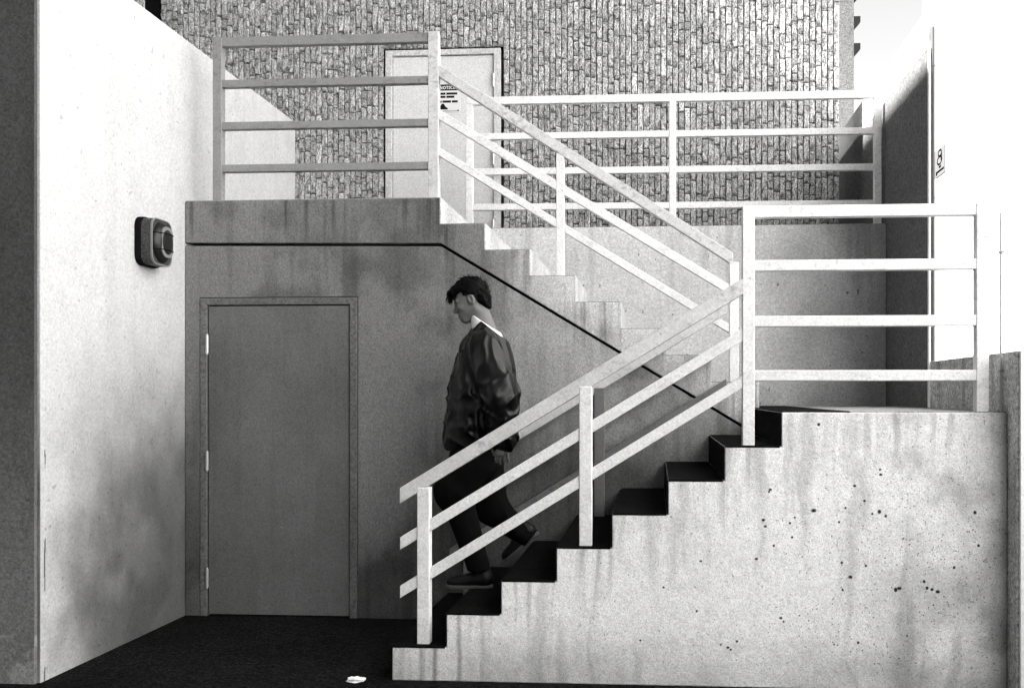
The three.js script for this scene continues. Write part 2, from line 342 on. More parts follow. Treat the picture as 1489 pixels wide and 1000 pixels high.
// far grey building edge
{
  const t = thing('building', 'plain grey building corner standing beyond the end of the brick wall', 'building');
  mesh('wall', box(1.9, 2.93, 0, 9, -15.3, -15, 0.01), greyWallM, t);
  for (const y of [6.62, 7.02, 7.42]) {
    const s = new THREE.Shape([[0, 0.08], [0.1, 0.08], [0.1, 0.0], [0, -0.12]].map((p) => new THREE.Vector2(...p)));
    const g = new THREE.ExtrudeGeometry(s, { depth: 0.08, bevelEnabled: true, bevelSize: 0.004, bevelThickness: 0.004, bevelSegments: 1 }); g.translate(2.925, y, -15.1);
    mesh('bracket', uvm(g), mat({ color: grey(0.03) }), t);
  }
}
// white building at the far right, with a sign
{
  const t = thing('building', 'bright white building wall beyond the right parapet, carrying a small sign', 'building');
  mesh('wall', box(3.8, 4.3, 0, 8.5, -14.4, 8, 0.01), whiteWallM, t);
  mesh('downspout', box(3.74, 3.797, 0, 8.4, -14.3, -14.24, 0.01), whiteWallM, t);
}

// ------------------------------------------------------------------ brick wall with its door
const UDX0 = -2.378, UDX1 = -1.318, UDY = 4.51;
{
  const t = thing('brick_wall', 'pale split-face brick wall laid in upright columns behind the high landing', 'wall');
  mesh('mortar', prism([[-5.2, LAND - 0.3], [UDX0, LAND - 0.3], [UDX0, UDY], [UDX1, UDY], [UDX1, LAND - 0.3], [1.545, LAND - 0.3], [1.545, 8], [-5.2, 8]], ZBR - 0.02, ZBR - 0.35, 0), mat({ color: grey(0.02), roughness: 1, specularIntensity: 0.1 }), t);
  mesh('recess', box(-4.56, -4.4, 4, 8, ZBR - 0.0198, ZBR - 0.017, 0), blackM, t, 'black upright slot in the brickwork');
  // a few rough-faced bricks, one metre tall and wide before scaling
  const variants = [];
  for (let v = 0; v < 10; v++) {
    const nx = 2, ny = 5, P = [], I = [];
    const x = [-0.5, -0.38, 0.38, 0.5].slice(0, 4), y = [-0.5, -0.44, -0.15, 0.14, 0.44, 0.5];
    for (let j = 0; j < 6; j++) for (let i = 0; i < 4; i++) {
      const edge = (i === 0 || i === 3 || j === 0 || j === 5);
      P.push(x[i] + (edge ? rr(-0.03, 0.03) : rr(-0.1, 0.1)), y[j] + (edge ? rr(-0.008, 0.008) : rr(-0.05, 0.05)), edge ? rr(-0.014, -0.003) : rr(-0.001, 0.011));
    }
    for (let j = 0; j < 5; j++) for (let i = 0; i < 3; i++) { const a = j * 4 + i; I.push(a, a + 1, a + 5, a, a + 5, a + 4); }
    const ring = [0, 1, 2, 3, 7, 11, 15, 19, 23, 22, 21, 20, 16, 12, 8, 4], n = P.length / 3;
    for (const r of ring) P.push(P[r * 3], P[r * 3 + 1], -0.034);
    for (let k = 0; k < ring.length; k++) { const a = ring[k], b = ring[(k + 1) % ring.length], c = n + k, d = n + (k + 1) % ring.length; I.push(a, c, d, a, d, b); }
    const g = new THREE.BufferGeometry(); g.setAttribute('position', new THREE.Float32BufferAttribute(P, 3)); g.setIndex(I);
    const f = g.toNonIndexed(); f.computeVertexNormals();
    const p = f.attributes.position, uv = []; for (let k = 0; k < p.count; k++) uv.push(p.getX(k) * 0.06 + v * 0.13, p.getY(k) * 0.2 + v * 0.21);
    f.setAttribute('uv', new THREE.Float32BufferAttribute(uv, 2));
    variants.push(f);
  }
  const bb = bumpMap(512, 0.8, (i, j) => 0.5 + 0.9 * (fbm(i / 9, j / 14, 3) - 0.5) + 0.25 * (h2(i, j) - 0.5));
  const tones = [0.5, 0.485, 0.52, 0.46, 0.7, 0.43, 0.49].map((b, s) => mat({
    map: greyMap(256, 256, 0.8, 0.8, 0, 0, (x, y, i, j) => b * (0.6 + 0.75 * fbm(x * 34 + s * 9, y * 22, 4)) * (1 - 0.5 * sstep(0.55, 0.75, fbm(x * 60, y * 42 + s, 3))) * grain(i, j, 0.3)), bumpMap: bb, bumpScale: 0.016, roughness: 0.95, specularIntensity: 0.2,
  }));
  const list = [], PW = 0.0505;
  for (let c = 0; c < 130; c++) {
    const x0 = 1.555 - PW * (c + 1);
    if (x0 < -5) break;
    if (x0 > -4.585 && x0 + PW < -4.375) continue;
    let y = LAND - 0.02 - rr(0, 0.2);
    while (y < 5.35) {
      let len = rnd() < 0.14 ? rr(0.06, 0.1) : rr(0.11, 0.26);
      const mid = x0 + PW / 2;
      let y1 = y + len;
      if (mid > UDX0 - PW * 0.3 && mid < UDX1 + PW * 0.3) { if (y1 < UDY + 0.012) { y = y1; continue; } if (y < UDY + 0.004) y = UDY + 0.004; }
      list.push({ x: mid, y: (y + y1) / 2, w: PW - 0.0045, h: y1 - y - 0.006, v: (rnd() * 10) | 0, m: rnd() < 0.02 ? 4 : [0, 1, 2, 3, 5, 6][(rnd() * 6) | 0], dz: rr(-0.006, 0.005), s: rnd() < 0.5 ? 1 : -1 });
      y = y1;
    }
  }
  const seen = (b) => b.y < 4.92 && b.x > -4.4 && b.y > 3.0 + Math.max(0, (-2.6 - b.x)) * 0.9;
  list.sort((a, b) => (seen(b) - seen(a)) || b.h - a.h);
  const rest = [];
  list.forEach((b, k) => {
    if (k < 300) {
      const o = mesh('brick', variants[b.v], tones[b.m], t);
      o.position.set(b.x, b.y, ZBR + b.dz); o.scale.set(b.w, b.h, 1);
    } else {
      (rest[b.m] ??= []).push(variants[b.v].clone().scale(b.w, b.h, 1).translate(b.x, b.y, ZBR + b.dz));
    }
  });
  const all = [], mats = []; // one part, one material group per tone
  rest.forEach((gs, m) => { if (gs) { all.push(mergeGeometries(gs)); mats.push(tones[m]); } });
  const f = mesh('brick_field', mergeGeometries(all, true), mats, t); f.userData.kind = 'stuff';
}
{
  const t = thing('door', 'pale steel door with a notice on it, set in the brick wall on the high landing', 'door');
  const z = ZBR;
  mesh('frame', prism([[UDX0 + 0.012, LAND], [UDX0 + 0.07, LAND], [UDX0 + 0.07, UDY - 0.06], [UDX1 - 0.09, UDY - 0.06], [UDX1 - 0.09, LAND], [UDX1 - 0.03, LAND], [UDX1 - 0.03, UDY - 0.012], [UDX0 + 0.012, UDY - 0.012]], z + 0.01, z - 0.2, 0.004), paleFrameM, t);
  mesh('leaf', box(UDX0 + 0.075, UDX1 - 0.095, LAND + 0.01, UDY - 0.066, z - 0.06, z - 0.016, 0.003), paleDoorM, t);
  for (const y of [4.22, 3.546, 2.95]) { const g = new THREE.CylinderGeometry(0.011, 0.011, 0.115, 12); g.translate(UDX1 - 0.094, y, z + 0.004); mesh('hinge', g, steelM, t); }
  const s = thing('door_sign', 'small printed notice stuck to the pale door behind the sloping handrails', 'sign');
  const c = document.createElement('canvas'); c.width = 256; c.height = 288; const x = c.getContext('2d');
  x.fillStyle = '#d9d9d9'; x.fillRect(0, 0, 256, 288); x.fillStyle = '#0a0a0a'; x.fillRect(6, 6, 244, 62);
  x.fillStyle = '#e8e8e8'; x.font = 'bold 44px sans-serif'; x.textAlign = 'center'; x.fillText('NOTICE', 128, 54);
  x.fillStyle = '#0a0a0a';
  for (const [y, ws] of [[88, [34, 54, 112]], [120, [30, 58, 82]], [168, [56, 88, 60]]]) { let u = 14; for (const w of ws) { x.fillRect(u, y, w, 22); u += w + 8; } }
  x.beginPath(); x.moveTo(30, 258); x.lineTo(30, 244); x.lineTo(52, 232); x.lineTo(72, 200); x.lineTo(92, 200); x.lineTo(112, 232); x.lineTo(132, 244); x.lineTo(132, 258); x.closePath(); x.fill();
  x.fillRect(80, 272, 150, 5); x.beginPath(); x.arc(238, 270, 8, 0, 7); x.fill();
  const ct = new THREE.CanvasTexture(c); ct.colorSpace = THREE.SRGBColorSpace;
  const pg = new THREE.PlaneGeometry(0.222, 0.25); pg.translate(-1.82, 4.076, z - 0.011);
  mesh('print', pg, mat({ map: ct, roughness: 0.5 }), s);
  mesh('sheet', box(-1.934, -1.706, 3.948, 4.204, z - 0.0155, z - 0.0125, 0), mat({ color: grey(0.7) }), s);
}
// sign on the white building
{
  const s = thing('wall_sign', 'small upright sign with a black figure on the white building wall', 'sign');
  const c = document.createElement('canvas'); c.width = 256; c.height = 288; const x = c.getContext('2d');
  x.fillStyle = '#5c5c5c'; x.fillRect(0, 0, 256, 288); x.strokeStyle = '#050505'; x.lineWidth = 20;
  x.beginPath(); x.ellipse(128, 52, 42, 32, 0, 0, 7); x.stroke(); x.beginPath(); x.ellipse(120, 128, 60, 40, 0, 0, 7); x.stroke(); x.fillStyle = '#050505'; x.fillRect(150, 60, 34, 80);
  x.fillRect(100, 184, 60, 26); x.fillRect(20, 228, 216, 24); x.fillRect(20, 250, 40, 20);
  const ct = new THREE.CanvasTexture(c); ct.colorSpace = THREE.SRGBColorSpace;
  const g = new THREE.PlaneGeometry(0.45, 0.36); g.rotateY(-Math.PI / 2); g.translate(3.786, 4.6, -13.6);
  mesh('print', g, mat({ map: ct, roughness: 1, specularIntensity: 0 }), s);
  mesh('plate', box(3.788, 3.796, 4.415, 4.785, -13.83, -13.37, 0), mat({ color: grey(0.12) }), s);
}
// service door
{
  const t = thing('service_door', 'plain grey metal door with three hinges in the wall under the stairs', 'door');
  mesh('frame', prism([[DX0 + 0.004, 0], [DX0 + 0.052, 0], [DX0 + 0.052, DY1 - 0.05], [DX1 - 0.055, DY1 - 0.05], [DX1 - 0.055, 0], [DX1 - 0.004, 0], [DX1 - 0.004, DY1 - 0.004], [DX0 + 0.004, DY1 - 0.004]], ZW + 0.006, ZW - 0.1, 0.004), frameM, t);
  mesh('leaf', box(DX0 + 0.06, DX1 - 0.063, 0.012, DY1 - 0.058, ZW - 0.05, ZW - 0.004, 0.003), leafM, t);
  mesh('stop', box(DX0 + 0.004, DX1 - 0.004, 0, DY1 - 0.004, ZW - 0.13, ZW - 0.105, 0), blackM, t);
  for (const y of [1.825, 1.04, 0.255]) {
    const h = mesh('hinge', (() => { const g = new THREE.CylinderGeometry(0.011, 0.011, 0.12, 14); g.translate(DX0 + 0.056, y, ZW + 0.012); return g; })(), steelM, t);
    for (const s of [-0.063, 0.063]) { const g = new THREE.SphereGeometry(0.008, 10, 8); g.translate(DX0 + 0.056, y + s, ZW + 0.012); mesh('pin', g, steelM, h); }
  }
}
// bulkhead light on the left wall
{
  const t = thing('wall_light', 'dark oblong bulkhead light with a guard on the white left wall', 'light');
  const zc = -5.985, yc = 2.43;
  const rounded = (w, h, r) => { const s = new THREE.Shape(), a = w / 2, b = h / 2; s.moveTo(-a + r, -b); s.lineTo(a - r, -b); s.quadraticCurveTo(a, -b, a, -b + r); s.lineTo(a, b - r); s.quadraticCurveTo(a, b, a - r, b); s.lineTo(-a + r, b); s.quadraticCurveTo(-a, b, -a, b - r); s.lineTo(-a, -b + r); s.quadraticCurveTo(-a, -b, -a + r, -b); return s; };
  const ext = (s, d, x, bev = 0.006) => { const g = new THREE.ExtrudeGeometry(s, { depth: d, bevelEnabled: true, bevelSize: bev, bevelThickness: bev, bevelOffset: -bev, bevelSegments: 3, curveSegments: 10 }); g.rotateY(Math.PI / 2); g.translate(XL + x, yc, zc); return uvm(g); };
  const cast = mat({ map: greyMap(256, 256, 0.5, 0.5, 0, 0, (x, y, i, j) => 0.05 * (0.6 + 0.8 * fbm(x * 20, y * 20, 4)) * grain(i, j, 0.4)), roughness: 0.55 });
  const edge = mat({ color: grey(0.2), roughness: 0.45 });
  const ring = (s, holeS, d, x) => { const q = s.clone(); q.holes.push(holeS); return ext(q, d, x, 0.002); };
  mesh('base', ext(rounded(0.27, 0.30, 0.075), 0.03, 0.001), blackM, t);
  mesh('housing', ext(rounded(0.25, 0.285, 0.07), 0.06, 0.035), cast, t);
  mesh('bezel', ring(rounded(0.252, 0.287, 0.07), rounded(0.236, 0.27, 0.064), 0.008, 0.098), edge, t);
  const lg = new THREE.SphereGeometry(1, 28, 18, 0, Math.PI); lg.rotateY(Math.PI / 2); lg.scale(0.055, 0.128, 0.112); lg.translate(XL + 0.1, yc, zc);
  mesh('lens', lg, mat({ color: grey(0.012), roughness: 0.35, specularIntensity: 0.6 }), t);
  const wire = (pts, r) => new THREE.TubeGeometry(new THREE.CatmullRomCurve3(pts.map((p) => new THREE.Vector3(...p))), 24, r, 6);
  const guard = (y) => wire([[XL + 0.1, yc + y, zc + 0.108], [XL + 0.138, yc + y, zc + 0.08], [XL + 0.158, yc + y, zc], [XL + 0.138, yc + y, zc - 0.08], [XL + 0.1, yc + y, zc - 0.108]], 0.0026);
  for (const y of [0.05, -0.05]) mesh('guard_wire', guard(y), blackM, t);
  mesh('guard_ring', ring(rounded(0.14, 0.19, 0.06), rounded(0.132, 0.182, 0.056), 0.004, 0.138), edge, t);
}

// ------------------------------------------------------------------ railings
{
  const z = -6.56;
  let t = thing('landing_railing', 'square-tube railing with weaker light painted in as grey along the front edge of the high landing', 'railing');
  for (const [k, y] of [3.868, 3.586, 3.301, 3.014].entries()) mesh('rail', bar(-2.93, y, -1.505, y - 0.002, z, k ? 0.05 : 0.062, 0.052), shadedRail, t);
  mesh('post', postAt(-2.958, LAND, 3.9, z), shadedRail, t); mesh('post', postAt(-1.478, LAND, 3.9, z, 0.07), wornRail, t, 'paler post at the head of the upper flight');
  t = thing('stair_railing', 'white three-rail sloping railing on the near side of the upper flight', 'railing');
  mesh('rail', bar(-1.445, 3.642, 0.5, 2.37, z, 0.078, 0.062), wornRail, t, 'worn top handrail');
  mesh('rail', bar(-1.445, 3.352, 0.48, 2.17, z, 0.066, 0.05), whiteRail, t); mesh('rail', bar(-1.445, 3.105, 0.48, 1.915, z, 0.058, 0.05), whiteRail, t);
  mesh('post', postAt(-0.631, 2.266, 3.08, z, 0.055), whiteRail, t); mesh('post', postAt(0.507, MID + RISE, 2.35, z, 0.06), whiteRail, t);
  const zb = -7.8;
  t = thing('walkway_railing', 'long white four-rail railing on the walkway in front of the brick wall', 'railing');
  for (const [k, y] of [3.802, 3.52, 3.242, 2.963].entries()) mesh('rail', bar(-1.49, y + 0.004, 1.72, y - 0.006, zb, k ? 0.05 : 0.06, 0.045), whiteRail, t);
  for (const x of [-1.472, 0.129, 1.7]) mesh('post', postAt(x, LAND, x < 1 ? 3.775 : 3.795, zb, 0.055), whiteRail, t);
  const zf = -5.18;
  const lower = (zz, label, m) => {
    const r = thing('stair_railing', label, 'railing');
    mesh('rail', bar(-1.345, 0.955, 0.45, 2.045, zz, 0.082, 0.062), wornRail, r, 'worn top handrail');
    mesh('rail', bar(-1.345, 0.703, 0.45, 1.797, zz, 0.066, 0.05), m, r); mesh('rail', bar(-1.345, 0.448, 0.45, 1.556, zz, 0.064, 0.05), m, r);
    mesh('post', postAt(-1.219, RISE, 1.0, zz, 0.066), m, r); mesh('post', postAt(-0.365, 4 * RISE, 1.53, zz, 0.066), m, r);
    return r;
  };
  lower(zf, 'white three-rail sloping railing on the near side of the lower flight', whiteRail);
  lower(-6.43, 'sloping railing close to the wall with its shade painted in as grey, behind the man on the lower flight', deepShadedRail);
  t = thing('landing_railing', 'white four-rail railing along the front of the middle landing, right of the lower flight', 'railing');
  for (const [k, y] of [2.424, 2.148, 1.862, 1.584].entries()) mesh('rail', bar(0.5, y, 1.665, y, zf, k ? 0.055 : 0.06, 0.055), whiteRail, t);
  mesh('post', postAt(0.474, 7 * RISE, 2.455, zf, 0.062), whiteRail, t); mesh('post', postAt(1.646, MID, 2.455, zf, 0.062), whiteRail, t);
}

// ------------------------------------------------------------------ the man
/** naive surface nets over a distance function */
function net(f, lo, hi, s) {
  const n = [0, 1, 2].map((k) => Math.ceil((hi[k] - lo[k]) / s) + 1), [nx, ny, nz] = n, V = new Float32Array(nx * ny * nz);
  for (let k = 0, q = 0; k < nz; k++) for (let j = 0; j < ny; j++) for (let i = 0; i < nx; i++) V[q++] = f(lo[0] + i * s, lo[1] + j * s, lo[2] + k * s);
  const P = [], I = [], id = new Int32Array(V.length).fill(-1), st = [1, nx, nx * ny];
  for (let k = 0; k < nz - 1; k++) for (let j = 0; j < ny - 1; j++) for (let i = 0; i < nx - 1; i++) {
    const b = i + j * nx + k * nx * ny; let c = 0, x = 0, y = 0, z = 0;
    const at = (a) => V[b + (a & 1) + ((a >> 1) & 1) * nx + ((a >> 2) & 1) * nx * ny];
    for (let a = 0; a < 8; a++) for (const e of [1, 2, 4]) if (!(a & e)) {
      const u = at(a), w = at(a | e); if ((u < 0) === (w < 0)) continue;
      const t = u / (u - w); c++; x += (a & 1) + (e === 1 ? t : 0); y += ((a >> 1) & 1) + (e === 2 ? t : 0); z += ((a >> 2) & 1) + (e === 4 ? t : 0);
    }
    if (c) { id[b] = P.length / 3; P.push(lo[0] + (i + x / c) * s, lo[1] + (j + y / c) * s, lo[2] + (k + z / c) * s); }
  }
  for (let k = 1; k < nz - 1; k++) for (let j = 1; j < ny - 1; j++) for (let i = 1; i < nx - 1; i++) {
    const b = i + j * nx + k * nx * ny;
    for (let a = 0; a < 3; a++) {
      const u = V[b], w = V[b + st[a]]; if ((u < 0) === (w < 0)) continue;
      const d = st[(a + 1) % 3], e = st[(a + 2) % 3], q = [id[b - d - e], id[b - e], id[b], id[b - d]];
      if (q.some((v) => v < 0)) continue;
      if (u < 0) I.push(q[0], q[1], q[2], q[0], q[2], q[3]); else I.push(q[0], q[2], q[1], q[0], q[3], q[2]);
    }
  }
  const g = new THREE.BufferGeometry(); g.setAttribute('position', new THREE.Float32BufferAttribute(P, 3)); g.setIndex(I); g.computeVertexNormals();
  const uv = []; for (let k = 0; k < P.length; k += 3) uv.push(P[k], P[k + 1]); g.setAttribute('uv', new THREE.Float32BufferAttribute(uv, 2));
  return g;
}
const smin = (a, b, k) => { const h = Math.max(k - Math.abs(a - b), 0) / k; return Math.min(a, b) - h * h * k * 0.25; };
function cone(x, y, z, a, b, ra, rb) {          // tapered capsule
  const dx = b[0] - a[0], dy = b[1] - a[1], dz = b[2] - a[2], px = x - a[0], py = y - a[1], pz = z - a[2];
  const t = clamp((px * dx + py * dy + pz * dz) / (dx * dx + dy * dy + dz * dz), 0, 1);
  return Math.hypot(px - t * dx, py - t * dy, pz - t * dz) - (ra + (rb - ra) * t);
}
const ell = (x, y, z, c, r) => { const u = (x - c[0]) / r[0], v = (y - c[1]) / r[1], w = (z - c[2]) / r[2], l = Math.hypot(u, v, w), g = Math.hypot(u / r[0], v / r[1], w / r[2]); return g < 1e-9 ? -Math.min(...r) : l * (l - 1) / g; };
{
  const Z = -5.86;
  const J = {
    neck: [-1.0, 1.84, Z], chest: [-1.02, 1.62, Z], waist: [-1.05, 1.33, Z], hip: [-1.06, 1.15, Z],
    shN: [-0.985, 1.765, Z + 0.18], elN: [-0.885, 1.49, Z + 0.25], wrN: [-0.865, 1.235, Z + 0.235],
    shF: [-1.01, 1.765, Z - 0.18], elF: [-1.12, 1.5, Z - 0.25], wrF: [-1.218, 1.29, Z - 0.2],
    hpN: [-1.07, 1.1, Z + 0.1], knN: [-1.15, 0.84, Z + 0.11], anN: [-1.02, 0.45, Z + 0.1],
    hpF: [-1.05, 1.1, Z - 0.1], knF: [-0.985, 0.8, Z - 0.11], anF: [-0.77, 0.625, Z - 0.1],
  };
  const c = Math.cos(22 * Math.PI / 180), s = Math.sin(22 * Math.PI / 180), HC = [-1.103, 2.045, Z];
  const local = (x, y, z) => { const u = x - HC[0], v = y - HC[1]; return [u * c + v * s, -u * s + v * c, z - HC[2]]; };   // upright head, face towards -x
  const head = (X, Y, Zz) => {
    const [x, y, z] = local(X, Y, Zz), az = Math.abs(z);
    let d = ell(x, y, z, [0.012, 0.03, 0], [0.094, 0.088, 0.076]);                      // skull
    d = smin(d, ell(x, y, z, [-0.03, -0.03, 0], [0.062, 0.08, 0.06]), 0.03);            // face
    d = smin(d, ell(x, y, z, [-0.066, -0.095, 0], [0.026, 0.022, 0.028]), 0.025);       // chin
    d = smin(d, cone(x, y, az, [-0.06, -0.09, 0.012], [0.018, -0.058, 0.052], 0.016, 0.02), 0.03);   // jaw
    d = smin(d, cone(x, y, az, [-0.082, 0.022, 0.008], [-0.068, 0.022, 0.045], 0.011, 0.01), 0.015); // brow
    d = smin(d, cone(x, y, z, [-0.088, 0.012, 0], [-0.112, -0.028, 0], 0.007, 0.0105), 0.012);       // nose
    d = smin(d, ell(x, y, az, [-0.1, -0.033, 0.01], [0.011, 0.008, 0.009]), 0.008);
    d = smin(d, ell(x, y, az, [-0.062, -0.022, 0.042], [0.022, 0.016, 0.018]), 0.02);   // cheek
    d = Math.max(d, -ell(x, y, az, [-0.093, 0.0, 0.032], [0.018, 0.011, 0.017]) * 0.8 - 0.004);
    d = smin(d, ell(x, y, az, [-0.071, 0.0, 0.031], [0.013, 0.012, 0.013]), 0.004);     // eyeballs under lids
    d = smin(d, ell(x, y, z, [-0.072, -0.062, 0], [0.022, 0.034, 0.034]), 0.02);        // muzzle
    d = smin(d, ell(x, y, z, [-0.09, -0.06, 0], [0.012, 0.007, 0.024]), 0.007);         // lips
    d = smin(d, ell(x, y, z, [-0.087, -0.073, 0], [0.012, 0.007, 0.021]), 0.006);
    let e = ell(x, y, az, [0.02, -0.006, 0.077], [0.021, 0.034, 0.011]);                // ear
    e = Math.max(e, -ell(x, y, az, [0.016, -0.002, 0.086], [0.011, 0.019, 0.009]));
    return Math.min(d, e);
  };
  const neck = (x, y, z) => cone(x, y, z, [-1.045, 1.975, Z], [-0.985, 1.8, Z], 0.056, 0.066);
  const bodyAll = (x, y, z) => {
    let d = smin(head(x, y, z), neck(x, y, z), 0.03);
    const k = 0.07;
    d = smin(d, ell(x, y, z, J.chest, [0.12, 0.2, 0.16]), k); d = smin(d, ell(x, y, z, J.waist, [0.1, 0.2, 0.13]), k); d = smin(d, ell(x, y, z, J.hip, [0.11, 0.13, 0.14]), k);
    for (const q of ['N', 'F']) {
      d = smin(d, cone(x, y, z, J['sh' + q], J['el' + q], 0.05, 0.04), 0.03); d = smin(d, cone(x, y, z, J['el' + q], J['wr' + q], 0.04, 0.027), 0.02);
      d = smin(d, cone(x, y, z, J['hp' + q], J['kn' + q], 0.085, 0.055), 0.03); d = smin(d, cone(x, y, z, J['kn' + q], J['an' + q], 0.055, 0.034), 0.02);
    }
    return d;
  };
  // hands: palm, four curled fingers, a thumb
  const hand = (W, dir, side, out) => {           // W wrist, dir along the hand, side thumb-wards, out across the palm
    const v = (a, b, e) => [0, 1, 2].map((k) => W[k] + dir[k] * a + side[k] * b + out[k] * e), parts = [];
    parts.push([v(-0.02, 0, 0), v(0.02, 0, 0), 0.025, 0.024, 0.02], [v(0.02, 0.018, 0), v(0.085, 0.028, 0), 0.016, 0.014, 0.02], [v(0.02, -0.004, 0), v(0.088, 0.004, 0), 0.017, 0.014, 0.02], [v(0.02, -0.022, 0), v(0.08, -0.026, 0), 0.016, 0.012, 0.02]);
    for (const [b, l] of [[0.03, 0.07], [0.011, 0.078], [-0.009, 0.072], [-0.029, 0.058]]) {
      const p = [v(0.085, b, 0), v(0.085 + l * 0.45, b * 1.12, 0.012), v(0.085 + l * 0.75, b * 1.14, 0.034), v(0.085 + l * 0.82, b * 1.12, 0.055)];
      for (let k = 0; k < 3; k++) parts.push([p[k], p[k + 1], 0.0095 - k * 0.0008, 0.0087 - k * 0.0008, 0.004]);
    }
    const th = [v(0.02, 0.025, 0.004), v(0.05, 0.052, 0.014), v(0.078, 0.056, 0.026), v(0.1, 0.05, 0.034)];
    for (let k = 0; k < 3; k++) parts.push([th[k], th[k + 1], 0.013 - k * 0.0015, 0.0115 - k * 0.0015, 0.008]);
    return (x, y, z) => { let d = 1; for (const [a, b, ra, rb, k] of parts) d = smin(d, cone(x, y, z, a, b, ra, rb), k); return d; };
  };
  const nrm = (a) => { const l = Math.hypot(...a); return a.map((q) => q / l); };
  const hN = hand(J.wrN, nrm([-0.12, -1, -0.05]), nrm([-1, 0.1, 0]), [0, 0, -1]), hF = hand(J.wrF, nrm([-0.35, -1, 0.05]), nrm([-1, 0.3, 0]), [0, 0, 1]);
  const near = (p, r) => [p.map((v) => v - r), p.map((v) => v + r)];
  const handBox = (p) => [[p[0] - 0.13, p[1] - 0.21, p[2] - 0.1], [p[0] + 0.1, p[1] + 0.06, p[2] + 0.1]];
  const strip = (g) => { g.deleteAttribute('uv'); return g; };
  // one continuous figure: limbs from a coarse grid, head and hands from fine ones
  const skin = mergeGeometries([
    net((x, y, z) => Math.max(bodyAll(x, y, z), y - 1.9), [-1.35, 0.36, Z - 0.42], [-0.65, 1.92, Z + 0.42], 0.016),
    net((x, y, z) => Math.max(smin(head(x, y, z), neck(x, y, z), 0.03), 1.86 - y), [-1.27, 1.84, Z - 0.13], [-0.92, 2.2, Z + 0.13], 0.0045),
    net(hN, ...handBox(J.wrN), 0.0042), net(hF, ...handBox(J.wrF), 0.0042),
  ]);
  const t = mesh('person', skin, mat({ color: grey(0.15), roughness: 0.6, specularIntensity: 0.35 }));
  t.userData = { label: 'man in a shiny black leather jacket walking down the lower flight, head bowed', category: 'person' };
  // hair
  mesh('hair', net((X, Y, Zz) => {
    const [x, y, z] = local(X, Y, Zz), az = Math.abs(z);
    let d = ell(x, y, z, [0.014, 0.042, 0], [0.112, 0.098, 0.091]);
    d = smin(d, ell(x, y, z, [0.085, -0.02, 0], [0.036, 0.075, 0.062]), 0.03);          // nape
    d = smin(d, ell(x, y, z, [-0.072, 0.075, 0], [0.036, 0.03, 0.064]), 0.03);          // fringe
    d += 0.012 * (vn3(x * 40 + y * 34, z * 150, 3) - 0.5) + 0.014 * (vn3(x * 30 + 5, y * 30, z * 40) - 0.5);
    const face = (x < -0.02 ? 0.052 - 0.35 * (vn(z * 90, 2) - 0.4) * 0.09 : x < 0.045 ? 0.012 + (0.045 - x) * 0.3 : -0.09);   // hairline
    return Math.max(d, face - y, -(head(X, Y, Zz) + 0.004));
  }, [-1.3, 1.93, Z - 0.13], [-0.92, 2.24, Z + 0.13], 0.0048), mat({ color: grey(0.002), roughness: 0.65, specularIntensity: 0.14 }), t);
  { // loose tufts over the forehead and crown
    const tuftM = mat({ color: grey(0.002), roughness: 0.65, specularIntensity: 0.14 });
    for (let i = 0; i < 90; i++) {
      const a = rr(-1, 1), f = i < 40; const g = new THREE.ConeGeometry(rr(0.003, 0.006), rr(0.03, 0.05), 5); g.translate(0, 0.012, 0);
      if (f) { g.rotateZ(Math.PI - rr(0.25, 0.9)); g.translate(-0.1 - rr(0, 0.018), rr(0.05, 0.075), a * 0.062); }
      else { const u = rr(-0.5, 2.6); g.rotateZ(-(u - Math.PI / 2) * -1 + rr(0.6, 1.3)); g.translate(0.014 + Math.cos(u) * 0.106, 0.042 + Math.sin(u) * 0.092, a * 0.05); }
      g.rotateZ(22 * Math.PI / 180); g.translate(...HC); mesh('hair_tuft', g, tuftM, t);
    }
  }
  // shirt collar
  mesh('collar', net((x, y, z) => {
    const d = cone(x, y, z, [-1.035, 1.95, Z], [-0.985, 1.8, Z], 0.064, 0.076), pl = (x + 1.0) * 0.55 + (y - 1.905) * 0.83;
    return Math.max(Math.abs(d) - 0.0055, pl, -(y - 1.8));
  }, [-1.14, 1.78, Z - 0.12], [-0.88, 1.98, Z + 0.12], 0.005), mat({ color: grey(0.82), roughness: 0.8 }), t);
  // jacket
  const jacket = (x, y, z) => {
    const k = 0.09;
    let d = ell(x, y, z, [-1.02, 1.60, Z], [0.175, 0.27, 0.205]);
    d = smin(d, ell(x, y, z, [-1.045, 1.38, Z], [0.185, 0.25, 0.21]), k);
    d = smin(d, ell(x, y, z, [-1.07, 1.215, Z], [0.165, 0.13, 0.2]), k);
    d = smin(d, cone(x, y, z, [-0.99, 1.80, Z - 0.13], [-0.99, 1.80, Z + 0.13], 0.055, 0.055), 0.07); d = smin(d, cone(x, y, z, [-1.0, 1.74, Z], [-0.992, 1.86, Z], 0.12, 0.088), 0.06);
    for (const q of ['N', 'F']) {
      d = smin(d, cone(x, y, z, J['sh' + q], J['el' + q], 0.088, 0.094), 0.05);
      d = smin(d, cone(x, y, z, J['el' + q], J['wr' + q], 0.094, 0.066), 0.035);
    }
    // creases: ridges that run along the sleeve and pull towards elbow and hem
    const f1 = 1 - Math.abs(2 * vn3(x * 14 + y * 2.5, y * 3.2 - x * 2, z * 12) - 1), f2 = 1 - Math.abs(2 * vn3(x * 9 - y * 9 + 4, y * 13 + x * 7, z * 9 + 3) - 1);
    d -= 0.026 * (f1 * f1 - 0.35) + 0.016 * (f2 * f2 - 0.35) * sstep(1.7, 1.45, y) + 0.003 * (1 - Math.abs(2 * vn3(x * 30 + 3, y * 17, z * 28) - 1) - 0.5);
